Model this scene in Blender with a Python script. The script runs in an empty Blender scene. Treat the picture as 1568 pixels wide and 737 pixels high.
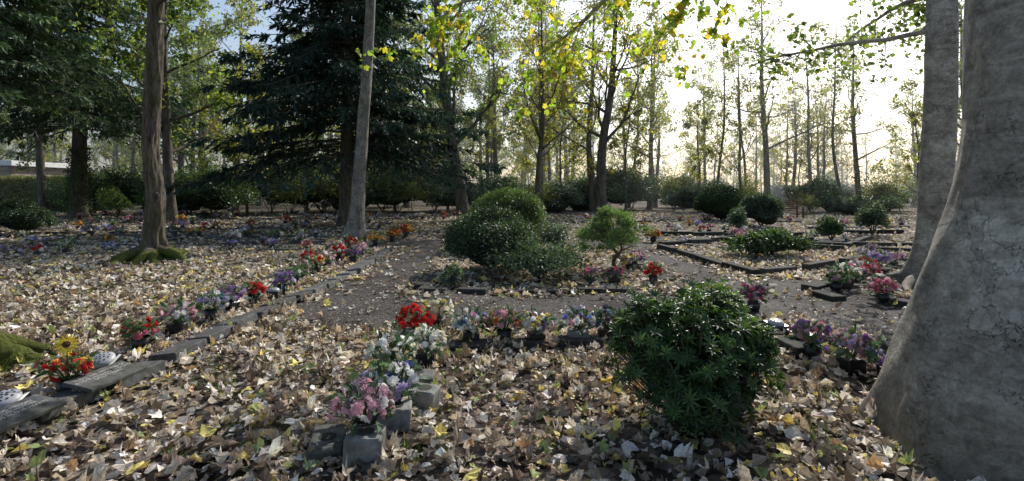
import bpy, math, random
import numpy as np
from mathutils import Vector
R=np.random.default_rng(11); random.seed(11)
scene=bpy.context.scene
COL=bpy.context.collection

# ---------------------------------------------------------------- helpers
def H(x,y):
    x=np.asarray(x,float);y=np.asarray(y,float)
    f=np.clip((45-np.hypot(x,y))/15,0,1)
    return f*(0.03*np.sin(x*.7+1.3)*np.cos(y*.55)+0.015*np.sin(x*1.9+y*1.3))
def nz(a):
    a=np.asarray(a,float); return a/np.maximum(np.linalg.norm(a,axis=-1,keepdims=True),1e-9)

class MB:
    def __init__(s): s.v=[];s.f=[];s.c=[];s.n=0
    def add(s,v,f,col=(1,1,1),mat=0,smooth=False):
        v=np.asarray(v,float).reshape(-1,3); f=np.asarray(f,np.int64)
        c=np.asarray(col,float)
        if c.ndim==1: c=np.tile(c[:3],(len(v),1))
        s.v.append(v); s.c.append(c); s.f.append((f+s.n,mat,smooth)); s.n+=len(v)
    def mesh(s,name,mats):
        me=bpy.data.meshes.new(name)
        V=np.concatenate(s.v); C=np.concatenate(s.c)
        loops=np.concatenate([f.ravel() for f,_,_ in s.f])
        sizes=np.concatenate([np.full(len(f),f.shape[1]) for f,_,_ in s.f])
        mi=np.concatenate([np.full(len(f),m) for f,m,_ in s.f])
        sm=np.concatenate([np.full(len(f),q) for f,_,q in s.f])
        st=np.concatenate([[0],np.cumsum(sizes)[:-1]])
        me.vertices.add(len(V)); me.loops.add(len(loops)); me.polygons.add(len(sizes))
        me.vertices.foreach_set('co',V.ravel().astype(np.float32))
        me.loops.foreach_set('vertex_index',loops.astype(np.int32))
        me.polygons.foreach_set('loop_start',st.astype(np.int32))
        try: me.polygons.foreach_set('loop_total',sizes.astype(np.int32))
        except Exception: pass
        for m in mats: me.materials.append(m)
        me.polygons.foreach_set('material_index',mi.astype(np.int32))
        me.polygons.foreach_set('use_smooth',sm.astype(bool))
        me.update(calc_edges=True)
        a=me.attributes.new('Col','FLOAT_COLOR','POINT')
        a.data.foreach_set('color',np.concatenate([C,np.ones((len(C),1))],1).ravel().astype(np.float32))
        return me
    def obj(s,name,mats,loc=(0,0,0),parent=None):
        return place(s.mesh(name,mats),name,loc,parent=parent)
def place(me,name,loc=(0,0,0),rz=0,sc=1,parent=None):
    o=bpy.data.objects.new(name,me); COL.objects.link(o)
    o.location=loc; o.rotation_euler=(0,0,rz)
    o.scale=(sc,sc,sc) if np.isscalar(sc) else sc
    if parent: o.parent=parent
    return o
def empty(name,loc=(0,0,0)):
    o=bpy.data.objects.new(name,None); COL.objects.link(o); o.location=loc; return o

def scatter(mb,tv,tf,P,X,Z,S,col,mat=0,smooth=False):
    P=np.asarray(P,float); N=len(P)
    if N==0: return
    X=nz(X); Z=Z-(Z*X).sum(1,keepdims=True)*X; Z=nz(Z); Y=np.cross(Z,X)
    S=np.asarray(S,float)
    if S.ndim==0: S=np.full(N,float(S))
    if S.ndim==1: S=np.stack([S,S,S],1)
    t=tv[None]*S[:,None,:]
    v=P[:,None]+t[...,0:1]*X[:,None]+t[...,1:2]*Y[:,None]+t[...,2:3]*Z[:,None]
    k=len(tv)
    f=(tf[None]+np.arange(N)[:,None,None]*k).reshape(-1,tf.shape[1])
    c=np.repeat(col,k,axis=0) if np.ndim(col)==2 else col
    mb.add(v.reshape(-1,3),f,c,mat,smooth)

def tube(mb,pts,rad,sides=6,col=(1,1,1),mat=0):
    pts=np.asarray(pts,float);rad=np.asarray(rad,float);n=len(pts)
    t=nz(np.gradient(pts,axis=0)); d=nz(pts[-1]-pts[0])
    ref=np.zeros(3); ref[np.argmin(np.abs(d))]=1
    a=nz(np.cross(t,ref)); b=np.cross(t,a)
    th=np.linspace(0,2*np.pi,sides,endpoint=False)
    v=pts[:,None]+rad[:,None,None]*(np.cos(th)[None,:,None]*a[:,None]+np.sin(th)[None,:,None]*b[:,None])
    i=np.arange(n-1)[:,None]*sides; j=np.arange(sides)[None]; j2=(j+1)%sides
    f=np.stack([i+j,i+j2,i+sides+j2,i+sides+j],-1).reshape(-1,4)
    mb.add(v.reshape(-1,3),f,col,mat,True)
def box(mb,c,s,rz=0,tilt=(0,0),col=(1,1,1),mat=0,bev=.01,taper=1.0):
    x,y,z=s[0]/2,s[1]/2,s[2]/2; b=min(bev,x*.4,y*.4,z*.4)
    v=[]
    for sz,k in((-1,1),(1,taper)):
        rr=[(-x,-y+b),(-x+b,-y),(x-b,-y),(x,-y+b),(x,y-b),(x-b,y),(-x+b,y),(-x,y-b)]
        if sz<0: v+=[(p*k,q*k,-z) for p,q in rr]
        else:
            v+=[(p*k,q*k,z-b) for p,q in rr]
            v+=[(p*k*(1-b/x),q*k*(1-b/y),z) for p,q in rr]
    v=np.array(v)
    f=[]
    for r in range(2):
        for i in range(8): f.append([r*8+i,r*8+(i+1)%8,r*8+8+(i+1)%8,r*8+8+i])
    ax,ay=tilt
    m=np.array([[1,0,0],[0,math.cos(ax),-math.sin(ax)],[0,math.sin(ax),math.cos(ax)]])
    n=np.array([[math.cos(ay),0,math.sin(ay)],[0,1,0],[-math.sin(ay),0,math.cos(ay)]])
    q=np.array([[math.cos(rz),-math.sin(rz),0],[math.sin(rz),math.cos(rz),0],[0,0,1]])
    v=v@(q@n@m).T+np.array(c)
    mb.add(v,f,col,mat); k=mb.n-24
    mb.f.append((np.array([[16,17,18,19,20,21,22,23],[7,6,5,4,3,2,1,0]])+k,mat,False))

# ---------------------------------------------------------------- materials
def newmat(name):
    m=bpy.data.materials.new(name); m.use_nodes=True; nt=m.node_tree
    return m,nt,nt.nodes,nt.links,nt.nodes['Principled BSDF']
def noise(N,L,co,scale,detail=4,rough=.6,dist=0):
    n=N.new('ShaderNodeTexNoise'); n.inputs['Scale'].default_value=scale; n.inputs['Detail'].default_value=detail
    n.inputs['Roughness'].default_value=rough; n.inputs['Distortion'].default_value=dist
    L.new(co,n.inputs['Vector']); return n
def ramp(N,L,fac,stops,interp='LINEAR'):
    r=N.new('ShaderNodeValToRGB'); r.color_ramp.interpolation=interp
    e=r.color_ramp.elements
    while len(e)<len(stops): e.new(0.5)
    for i,(p,c) in enumerate(stops):
        e[i].position=p; e[i].color=(c[0],c[1],c[2],1)
    L.new(fac,r.inputs['Fac']); return r
def mixc(N,L,fac,a,b,mode='MIX'):
    m=N.new('ShaderNodeMix'); m.data_type='RGBA'; m.blend_type=mode
    if hasattr(fac,'is_output'): L.new(fac,m.inputs[0])
    else: m.inputs[0].default_value=fac
    for s,i in((a,6),(b,7)):
        if hasattr(s,'is_output'): L.new(s,m.inputs[i])
        else: m.inputs[i].default_value=(s[0],s[1],s[2],1)
    return m.outputs[2]
def bump(N,L,h,b,strength,dist=.02):
    n=N.new('ShaderNodeBump'); n.inputs['Strength'].default_value=strength; n.inputs['Distance'].default_value=dist
    L.new(h,n.inputs['Height']); L.new(n.outputs['Normal'],b.inputs['Normal'])
def leafmat(name,transl=.4,rough=.55,spec=.3,tint=(1.25,1.25,.6),nscale=30,bright=1):
    m,nt,N,L,b=newmat(name)
    a=N.new('ShaderNodeAttribute'); a.attribute_name='Col'
    g=N.new('ShaderNodeNewGeometry'); n=noise(N,L,g.outputs['Position'],nscale,2)
    r=ramp(N,L,n.outputs['Fac'],[(.3,(.65*bright,)*3),(.7,(1.25*bright,)*3)])
    c=mixc(N,L,1.0,a.outputs['Color'],r.outputs['Color'],'MULTIPLY')
    L.new(c,b.inputs['Base Color']); b.inputs['Roughness'].default_value=rough
    b.inputs['Specular IOR Level'].default_value=spec
    if transl>0:
        t=N.new('ShaderNodeBsdfTranslucent'); c2=mixc(N,L,1.0,c,tint,'MULTIPLY'); L.new(c2,t.inputs['Color'])
        mx=N.new('ShaderNodeMixShader'); mx.inputs[0].default_value=transl
        L.new(b.outputs[0],mx.inputs[1]); L.new(t.outputs[0],mx.inputs[2])
        L.new(mx.outputs[0],N['Material Output'].inputs['Surface'])
    return m
def barkmat(name,c1,c2,sc=6,moss=0,stretch=.25,bs=.7):
    m,nt,N,L,b=newmat(name)
    g=N.new('ShaderNodeNewGeometry')
    mp=N.new('ShaderNodeMapping'); mp.inputs['Scale'].default_value=(1,1,stretch); L.new(g.outputs['Position'],mp.inputs['Vector'])
    n=noise(N,L,mp.outputs[0],sc,8,.7,.4); n2=noise(N,L,mp.outputs[0],sc*5,6,.7)
    n3=noise(N,L,g.outputs['Position'],1.3,3)
    r=ramp(N,L,n.outputs['Fac'],[(.35,c1),(.62,c2)])
    c=mixc(N,L,.75,r.outputs['Color'],ramp(N,L,n2.outputs['Fac'],[(.35,(.25,)*3),(.62,(1.35,)*3)]).outputs['Color'],'MULTIPLY')
    gr=ramp(N,L,n3.outputs['Fac'],[(.45,(0,0,0)),(.7,(.45,.45,.45))])
    c=mixc(N,L,gr.outputs['Color'],c,(.07,.09,.03))
    if moss>0:
        s=N.new('ShaderNodeSeparateXYZ'); L.new(g.outputs['Position'],s.inputs[0])
        mr=N.new('ShaderNodeMapRange'); mr.inputs[1].default_value=moss; mr.inputs[2].default_value=0; L.new(s.outputs[2],mr.inputs[0])
        ad=N.new('ShaderNodeMath'); ad.operation='ADD'; L.new(mr.outputs[0],ad.inputs[0]); L.new(noise(N,L,g.outputs['Position'],5,5).outputs['Fac'],ad.inputs[1])
        rr=ramp(N,L,ad.outputs[0],[(.95,(0,0,0)),(1.15,(1,1,1))])
        mc=ramp(N,L,n2.outputs['Fac'],[(.3,(.04,.055,.01)),(.7,(.18,.2,.04))])
        c=mixc(N,L,rr.outputs['Color'],c,mc.outputs['Color'])
    L.new(c,b.inputs['Base Color']); b.inputs['Roughness'].default_value=.9; b.inputs['Specular IOR Level'].default_value=.2
    ad=N.new('ShaderNodeMath'); ad.operation='ADD'; L.new(n.outputs['Fac'],ad.inputs[0]); L.new(n2.outputs['Fac'],ad.inputs[1])
    bump(N,L,ad.outputs[0],b,bs,.05)
    return m
def sycamore_bark():
    m,nt,N,L,b=newmat('sycamore_bark')
    g=N.new('ShaderNodeNewGeometry'); P=g.outputs['Position']
    nd=noise(N,L,P,2.2,6,.65)
    va=N.new('ShaderNodeVectorMath'); va.operation='MULTIPLY_ADD'; L.new(nd.outputs['Color'],va.inputs[0]); va.inputs[1].default_value=(1.1,1.1,1.1)
    L.new(P,va.inputs[2])
    v=N.new('ShaderNodeTexVoronoi'); v.feature='DISTANCE_TO_EDGE'; v.inputs['Scale'].default_value=3.8; L.new(va.outputs[0],v.inputs['Vector'])
    v2=N.new('ShaderNodeTexVoronoi'); v2.inputs['Scale'].default_value=3.8; L.new(va.outputs[0],v2.inputs['Vector'])
    sc2=N.new('ShaderNodeSeparateColor'); L.new(v2.outputs['Color'],sc2.inputs[0])
    n=noise(N,L,P,1.6,8,.68,.5); n2=noise(N,L,P,40,6,.7); n5=noise(N,L,P,9,8,.75,.6)
    mpw=N.new('ShaderNodeMapping'); mpw.inputs['Scale'].default_value=(1,1,3.2); L.new(P,mpw.inputs['Vector'])
    nw=noise(N,L,mpw.outputs[0],3.2,6,.6,1.2)
    base=ramp(N,L,n.outputs['Fac'],[(.3,(.24,.215,.18)),(.48,(.4,.37,.32)),(.66,(.56,.53,.47))])
    c=mixc(N,L,.6,base.outputs['Color'],ramp(N,L,n2.outputs['Fac'],[(.32,(.5,)*3),(.65,(1.25,)*3)]).outputs['Color'],'MULTIPLY')
    c=mixc(N,L,.6,c,ramp(N,L,n5.outputs['Fac'],[(.38,(.45,.43,.4)),(.56,(1.12,)*3)]).outputs['Color'],'MULTIPLY')
    c=mixc(N,L,.55,c,ramp(N,L,nw.outputs['Fac'],[(.36,(.5,.49,.47)),(.56,(1.1,)*3)]).outputs['Color'],'MULTIPLY')
    c=mixc(N,L,.4,c,ramp(N,L,sc2.outputs[0],[(.0,(.62,.58,.52)),(1,(1.2,1.2,1.17))]).outputs['Color'],'MULTIPLY')
    msk=noise(N,L,P,1.9,3)
    cr=ramp(N,L,v.outputs['Distance'],[(.0,(1,1,1)),(.013,(0,0,0))])
    mk=mixc(N,L,1.0,cr.outputs['Color'],ramp(N,L,msk.outputs['Fac'],[(.46,(0,0,0)),(.58,(.8,.8,.8))]).outputs['Color'],'MULTIPLY')
    c=mixc(N,L,mk,c,(.08,.07,.06))
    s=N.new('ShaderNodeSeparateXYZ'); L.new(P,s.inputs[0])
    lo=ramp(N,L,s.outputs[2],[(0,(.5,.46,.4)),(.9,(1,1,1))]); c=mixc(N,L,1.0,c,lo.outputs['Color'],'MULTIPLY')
    mr=N.new('ShaderNodeMapRange'); mr.inputs[1].default_value=1.2; mr.inputs[2].default_value=0; L.new(s.outputs[2],mr.inputs[0])
    ad=N.new('ShaderNodeMath'); ad.operation='ADD'; L.new(mr.outputs[0],ad.inputs[0]); L.new(noise(N,L,P,3.5,6,.7).outputs['Fac'],ad.inputs[1])
    c=mixc(N,L,ramp(N,L,ad.outputs[0],[(1.05,(0,0,0)),(1.35,(.6,.6,.6))]).outputs['Color'],c,(.09,.1,.05))
    L.new(c,b.inputs['Base Color']); b.inputs['Roughness'].default_value=.8; b.inputs['Specular IOR Level'].default_value=.3
    h=mixc(N,L,.25,nw.outputs['Color'],n2.outputs['Color']); h=mixc(N,L,.35,h,n5.outputs['Color']); h=mixc(N,L,.22,h,sc2.outputs[0]); h=mixc(N,L,mk,h,(0,0,0))
    bump(N,L,h,b,1.0,.06)
    return m
def stonemat(name,c1,c2,rough=.85,sc=18,spec=.15):
    m,nt,N,L,b=newmat(name)
    g=N.new('ShaderNodeNewGeometry'); n=noise(N,L,g.outputs['Position'],sc,8,.7); n3=noise(N,L,g.outputs['Position'],2.1,2)
    r=ramp(N,L,n.outputs['Fac'],[(.35,c1),(.65,c2)])
    a=N.new('ShaderNodeAttribute'); a.attribute_name='Col'
    c=mixc(N,L,1.0,r.outputs['Color'],a.outputs['Color'],'MULTIPLY')
    c=mixc(N,L,ramp(N,L,n3.outputs['Fac'],[(.45,(0,0,0)),(.65,(.6,)*3)]).outputs['Color'],c,(.06,.065,.04))
    L.new(c,b.inputs['Base Color']); b.inputs['Roughness'].default_value=rough; b.inputs['Specular IOR Level'].default_value=spec
    bump(N,L,n.outputs['Fac'],b,.35,.01)
    return m
def groundmat():
    m,nt,N,L,b=newmat('leaf_litter_soil')
    g=N.new('ShaderNodeNewGeometry'); P=g.outputs['Position']
    nd=noise(N,L,P,9,3)
    va=N.new('ShaderNodeVectorMath'); va.operation='MULTIPLY_ADD'; L.new(nd.outputs['Color'],va.inputs[0]); va.inputs[1].default_value=(.12,.12,.12); L.new(P,va.inputs[2])
    v=N.new('ShaderNodeTexVoronoi'); v.inputs['Scale'].default_value=11; L.new(va.outputs[0],v.inputs['Vector'])
    s=N.new('ShaderNodeSeparateColor'); L.new(v.outputs['Color'],s.inputs[0])
    r=ramp(N,L,s.outputs[0],[(0,(.028,.022,.016)),(.35,(.08,.062,.046)),(.6,(.18,.145,.11)),(.85,(.34,.28,.22)),(.97,(.42,.33,.15))])
    n=noise(N,L,P,.5,4); n2=noise(N,L,P,40,5); n4=noise(N,L,P,.8,4)
    c=mixc(N,L,ramp(N,L,n4.outputs['Fac'],[(.54,(0,0,0)),(.64,(.7,)*3)]).outputs['Color'],r.outputs['Color'],(.05,.068,.02))
    c=mixc(N,L,1.0,c,ramp(N,L,n.outputs['Fac'],[(.35,(.5,)*3),(.65,(1.2,)*3)]).outputs['Color'],'MULTIPLY')
    c=mixc(N,L,.6,c,ramp(N,L,n2.outputs['Fac'],[(.3,(.4,)*3),(.7,(1.3,)*3)]).outputs['Color'],'MULTIPLY')
    L.new(c,b.inputs['Base Color']); b.inputs['Roughness'].default_value=.95; b.inputs['Specular IOR Level'].default_value=.1
    bump(N,L,s.outputs[1],b,.8,.05)
    return m
def pathmat():
    m,nt,N,L,b=newmat('gravel')
    g=N.new('ShaderNodeNewGeometry'); P=g.outputs['Position']
    v=N.new('ShaderNodeTexVoronoi'); v.inputs['Scale'].default_value=55; L.new(P,v.inputs['Vector'])
    s=N.new('ShaderNodeSeparateColor'); L.new(v.outputs['Color'],s.inputs[0])
    r=ramp(N,L,s.outputs[0],[(0,(.03,.028,.026)),(.72,(.068,.063,.058)),(.9,(.12,.112,.104)),(1,(.22,.21,.195))])
    n=noise(N,L,P,.9,6,.65)
    c=mixc(N,L,1.0,r.outputs['Color'],ramp(N,L,n.outputs['Fac'],[(.35,(.55,.52,.49)),(.65,(1.3,1.25,1.18))]).outputs['Color'],'MULTIPLY')
    L.new(c,b.inputs['Base Color']); b.inputs['Roughness'].default_value=.9; b.inputs['Specular IOR Level'].default_value=.15
    bump(N,L,v.outputs['Distance'],b,.5,.01)
    return m
def plain(name,c,rough=.5,metal=0,nv=.3):
    m,nt,N,L,b=newmat(name)
    g=N.new('ShaderNodeNewGeometry'); n=noise(N,L,g.outputs['Position'],25,5)
    r=ramp(N,L,n.outputs['Fac'],[(.3,tuple(k*(1-nv) for k in c)),(.7,tuple(k*(1+nv) for k in c))])
    L.new(r.outputs['Color'],b.inputs['Base Color']); b.inputs['Roughness'].default_value=rough; b.inputs['Metallic'].default_value=metal
    return m

M_ground=groundmat(); M_path=pathmat()
M_litter=leafmat('dead_leaf',.25,.55,.35,(1.15,1.05,.85),60,1.1)
M_leaf=leafmat('broad_leaf',.6,.5,.3,(1.8,1.8,.75),3)
M_needle=leafmat('conifer_needle',.2,.6,.25,(1,1.2,.7),8)
M_shrub=leafmat('shrub_leaf',.35,.45,.4,(1.2,1.35,.6),12)
M_petal=leafmat('petal',.35,.6,.2,(1,1,1),80,1.1)
M_core=plain('shrub_light_blocker',(.022,.032,.016),.95)  # dark inner core of the foliage, added to block light
M_bark=barkmat('bark_brown',(.06,.047,.036),(.22,.18,.14),7,0,.2)
M_barkm=barkmat('bark_mossy',(.05,.038,.028),(.25,.2,.15),9,.6,.18,1)
M_barkb=barkmat('bark_grey',(.13,.115,.095),(.34,.31,.265),5,.25,.5,.5)
M_syc=sycamore_bark()
M_slate=stonemat('slate',(.055,.054,.053),(.17,.165,.16))
M_dark=stonemat('weathered_slate',(.022,.021,.02),(.08,.075,.07),.9)
M_stone=stonemat('stone',(.15,.148,.14),(.36,.35,.33),.8)
M_black=plain('black_pot_hole_shade',(.015,.015,.016),.35)
M_lid=plain('grey_lid',(.35,.35,.36),.5,0,.15)
M_iron=plain('iron',(.012,.012,.012),.5,.4)
M_wood=plain('bench_wood',(.16,.075,.045),.7)
M_letter=plain('lettering',(.45,.43,.38),.6)

# ---------------------------------------------------------------- templates
MAP_out=np.array([(0,-.26),(.24,-.36),(.36,-.16),(.52,.02),(.46,.17),(.46,.42),(.28,.38),(0,.6),(-.28,.38),(-.46,.42),(-.46,.17),(-.52,.02),(-.36,-.16),(-.24,-.36)])
def maple(curl=0,cup=0,rs=0,crinkle=.07):
    p=np.vstack([[0,0],MAP_out]); rg=np.random.default_rng(rs); p=p*rg.uniform(.8,1.12,(15,1)); x=p[:,1]; y=p[:,0]
    z=cup*(x*x+y*y)+curl*y*y+rg.normal(0,crinkle,len(x))
    v=np.stack([x*(1-.2*min(1.2,abs(cup))),y*(1-.28*min(2,abs(curl))),z],1)
    f=np.array([[0,1+i,1+(i+1)%14] for i in range(14)])
    return v,f
def penta(rs=0):
    rg=np.random.default_rng(rs); a=np.linspace(0,2*np.pi,8,endpoint=False); r=np.where(np.arange(8)%2==0,.56,.44)*rg.uniform(.8,1.1,8)
    v=np.vstack([[0,0,0],np.stack([r*np.cos(a),r*np.sin(a)*.85,rg.normal(.1,.14,8)],1)])
    f=np.array([[0,1+i,1+(i+1)%8] for i in range(8)]); return v,f
RH=(np.array([(0,0,0),(.45,.3,.08),(1,0,-.05),(.45,-.3,.08)],float),np.array([[0,1,2,3]]))
ND=(np.array([(0,0,0),(.4,.15,.03),(1,0,-.1),(.4,-.15,.03)],float),np.array([[0,1,2,3]]))
LA=(np.array([(0,0,0),(.35,.15,.05),(.7,.13,.03),(1,0,-.12),(.7,-.13,.03),(.35,-.15,.05),(.35,0,0),(.7,0,-.03)],float),
    np.array([[0,1,6],[6,1,2],[6,2,7],[7,2,3],[0,6,5],[6,7,4],[6,4,5],[7,3,4]]))
LN=(LA[0]*np.array([1,.72,1]),LA[1])
def pick(pal,n,w=None):
    pal=np.array(pal,float); i=R.choice(len(pal),n,p=w); c=pal[i]*R.uniform(.7,1.25,(n,1)); return np.clip(c,0,.95)
def rdir(n): return nz(R.normal(size=(n,3)))

# ---------------------------------------------------------------- ground
def axis(lo,hi,fine,lim,big):
    a=list(np.arange(lo,hi,fine)); s=fine; p=hi
    while p<big: a.append(p); s*=1.25; p+=s
    a.append(big); s=fine;p=lo-fine;bl=[]
    while p>-lim: bl.append(p); s*=1.25; p-=s
    bl.append(-lim); return np.array(bl[::-1]+a)
xs=axis(-14,14,.2,400,400); ys=axis(0,22,.2,300,400)
gx,gy=np.meshgrid(xs,ys,indexing='ij'); nx,ny=gx.shape
i=np.arange(nx-1)[:,None]*ny+np.arange(ny-1)[None]
mb=MB(); mb.add(np.stack([gx,gy,H(gx,gy)],-1).reshape(-1,3),np.stack([i,i+ny,i+ny+1,i+1],-1).reshape(-1,4),smooth=True)
mb.obj('ground',[M_ground])

RECTS=[(-2.85,5.6,5.95,7.8),(-2.85,-1.55,7,14.5),(-4.2,3,14.2,16),(2.85,3.95,7.5,16.5),(3.4,4.5,3.0,8),(3.2,8.7,7.7,8.9),(4,11,15.7,16.6)]
def pathd(x,y):
    w=.12*np.sin(x*3.1+y*1.7)+.1*np.sin(y*4.3-x*2.2)+.06*np.sin(9*x+7*y)
    d=np.full(np.shape(x),9.)
    for a,b,c,e in RECTS:
        dx=np.maximum(a-x,x-b); dy=np.maximum(c-y,y-e)
        d=np.minimum(d,np.where((dx>0)&(dy>0),np.hypot(dx,dy),np.maximum(dx,dy)))
    return d+w
px=np.arange(-5,12.4,.07); py=np.arange(2.8,17.5,.07); gx,gy=np.meshgrid(px,py,indexing='ij')
inside=pathd(gx,gy)<0; ny=len(py)
ok=inside[:-1,:-1]&inside[1:,:-1]&inside[1:,1:]&inside[:-1,1:]
i=(np.arange(len(px)-1)[:,None]*ny+np.arange(ny-1)[None])[ok]
F=np.stack([i,i+ny,i+ny+1,i+1],-1); used,inv=np.unique(F,return_inverse=True)
V=np.stack([gx,gy,H(gx,gy)+.012],-1).reshape(-1,3)[used]
mb=MB(); mb.add(V,inv.reshape(-1,4),smooth=True); mb.obj('gravel_path',[M_path])

# ---------------------------------------------------------------- leaf litter
LP=np.array([(.38,.31,.23),(.52,.455,.37),(.22,.17,.125),(.1,.075,.055),(.66,.61,.54),(.62,.52,.16),(.37,.24,.13),(.28,.33,.13),(.43,.395,.34)])*1.32
LW=[.18,.17,.18,.14,.12,.045,.03,.045,.09]
def litter(n,xr,yr,temps,smin,smax,keepp,zr,pw=1.3,bare=.55):
    x=R.uniform(*xr,n); y=R.uniform(*yr,n)
    clump=.5+.5*np.sin(x*1.3+1.1*np.sin(y*1.1)+.6*np.sin(x*3.7))*np.sin(y*1.7+1.3*np.cos(x*1.2)+.5*np.sin(y*4.1))
    pd=pathd(x,y); pcl=.3+1.4*(.5+.5*np.sin(x*2.9+y*1.3)*np.sin(y*3.7-x))**2
    p=np.where(pd<0,keepp*pcl+.5*np.exp(pd/.13)*(1-keepp),(1-bare)+bare*clump)
    k=R.random(n)<p; x=x[k];y=y[k];n=len(x)
    P=np.stack([x,y,H(x,y)+R.uniform(.012,zr,n)],1)
    Z=nz(np.array([0,0,1.])+R.normal(0,.5,(n,3))); X=rdir(n); X[:,2]*=.1
    S=smin+(smax-smin)*R.random(n)**pw; C=pick(LP,n,LW)
    g=R.integers(0,len(temps),n)
    for q,(tv,tf) in enumerate(temps):
        s=g==q; scatter(mb,tv,tf,P[s],X[s],Z[s],S[s],C[s])
mb=MB()
T1=[maple(.5,.2,1),maple(-.9,.1,2),maple(.2,.7,3),maple(1.6,.3,4,.09),maple(-.3,-.6,5),maple(1.2,-.8,7,.09),maple(2.4,.2,8,.1),maple(-1.8,.5,9,.1),maple(2.0,1.0,14,.11),maple(-2.4,-.3,15,.1),penta(7),maple(1.1,1.3,16,.11),(RH[0]*np.array([.9,1.2,2.5]),RH[1]),penta(12)]
T2=[penta(1),penta(2),penta(3),maple(.9,.4,8),maple(-1.6,.3,10,.1)]
litter(38000,(-10,9),(1.2,7.5),T1,.045,.135,.05,.055,1.2)
litter(30000,(-10,9),(1.2,8),[RH,penta(9)],.015,.05,.3,.03,1,.3)
litter(44000,(-16,15),(7.5,14),T2,.06,.14,.05,.055)
litter(60000,(-34,30),(14,36),[RH],.1,.2,.08,.04)
mb.obj('fallen_leaves',[M_litter])
mb=MB()
for _ in range(240):
    x=R.uniform(-7,6);y=R.uniform(2,11);a=R.uniform(0,6.28);l=R.uniform(.08,.4)
    t=np.linspace(0,1,4)[:,None]; p=np.array([x,y,float(H(x,y))+.04])+t*np.array([math.cos(a)*l,math.sin(a)*l,R.uniform(-.01,.03)])+R.normal(0,.008,(4,3))
    tube(mb,p,[.005,.004,.003,.002],4)
mb.obj('fallen_twigs',[M_bark])
mb=MB(); c=np.stack([R.uniform(-9,7,420),R.uniform(2.2,13,420)],1); c=c[pathd(c[:,0],c[:,1])>.05]
n=len(c)*16; q=np.repeat(c,16,0)+R.normal(0,.05,(n,2)); P=np.stack([q[:,0],q[:,1],H(q[:,0],q[:,1])+.005],1)
scatter(mb,*(ND[0]*np.array([1,.35,1]),ND[1]),P,np.array([0,0,1.])+R.normal(0,.5,(n,3)),rdir(n),R.uniform(.04,.11,n),pick([(.09,.14,.03),(.14,.18,.05),(.06,.1,.025)],n))
mb.obj('grass',[M_shrub])

# ---------------------------------------------------------------- trees
def trunk(mb,pts,rads,sides=32,rings=70,flare=.6,fh=.35,lobes=5,bmp=.03,mat=0,z0=0):
    pts=np.array(pts,float); rads=np.array(rads,float)
    zc=pts[:,2]; u=np.linspace(0,1,rings)**1.6; z=zc[0]+(zc[-1]-zc[0])*u
    cx=np.interp(z,zc,pts[:,0]); cy=np.interp(z,zc,pts[:,1]); r=np.interp(z,zc,rads)
    ker=np.ones(5)/5; pad=lambda a:np.convolve(np.pad(a,2,'edge'),ker,'valid')
    cx,cy,r=pad(cx),pad(cy),pad(r)
    th=np.linspace(0,2*np.pi,sides,endpoint=False)[None]; Zz=z[:,None]
    ph=R.uniform(0,6.28,6)
    e=np.exp(-np.maximum(Zz-z0,0)/fh)
    lob=(.55+.45*np.cos(lobes*th+ph[0]+.8*np.sin(th+ph[1])))
    rr=r[:,None]*(1+flare*e*lob)*(1+bmp*(np.sin(3*th+Zz*2.1+ph[2])+np.sin(5*th-Zz*3.3+ph[3])+.7*np.sin(9*th+Zz*6+ph[4])+.5*np.sin(14*th-Zz*9+ph[5])))
    v=np.stack([cx[:,None]+rr*np.cos(th),cy[:,None]+rr*np.sin(th),np.broadcast_to(Zz,rr.shape)],-1).reshape(-1,3)
    i=np.arange(rings-1)[:,None]*sides; j=np.arange(sides)[None]; j2=(j+1)%sides
    mb.add(v,np.stack([i+j,i+j2,i+sides+j2,i+sides+j],-1).reshape(-1,4),(1,1,1),mat,True)
def branch(mb,p,d,L,r,n=5,wander=.18,up=.08,sides=5,end=.25):
    pts=[p];
    for i in range(n):
        d=nz(d+R.normal(0,wander,3)+np.array([0,0,up])); p=p+d*L/n; pts.append(p)
    pts=np.array(pts); tube(mb,pts,np.linspace(r,r*end,n+1),sides); return pts
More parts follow.
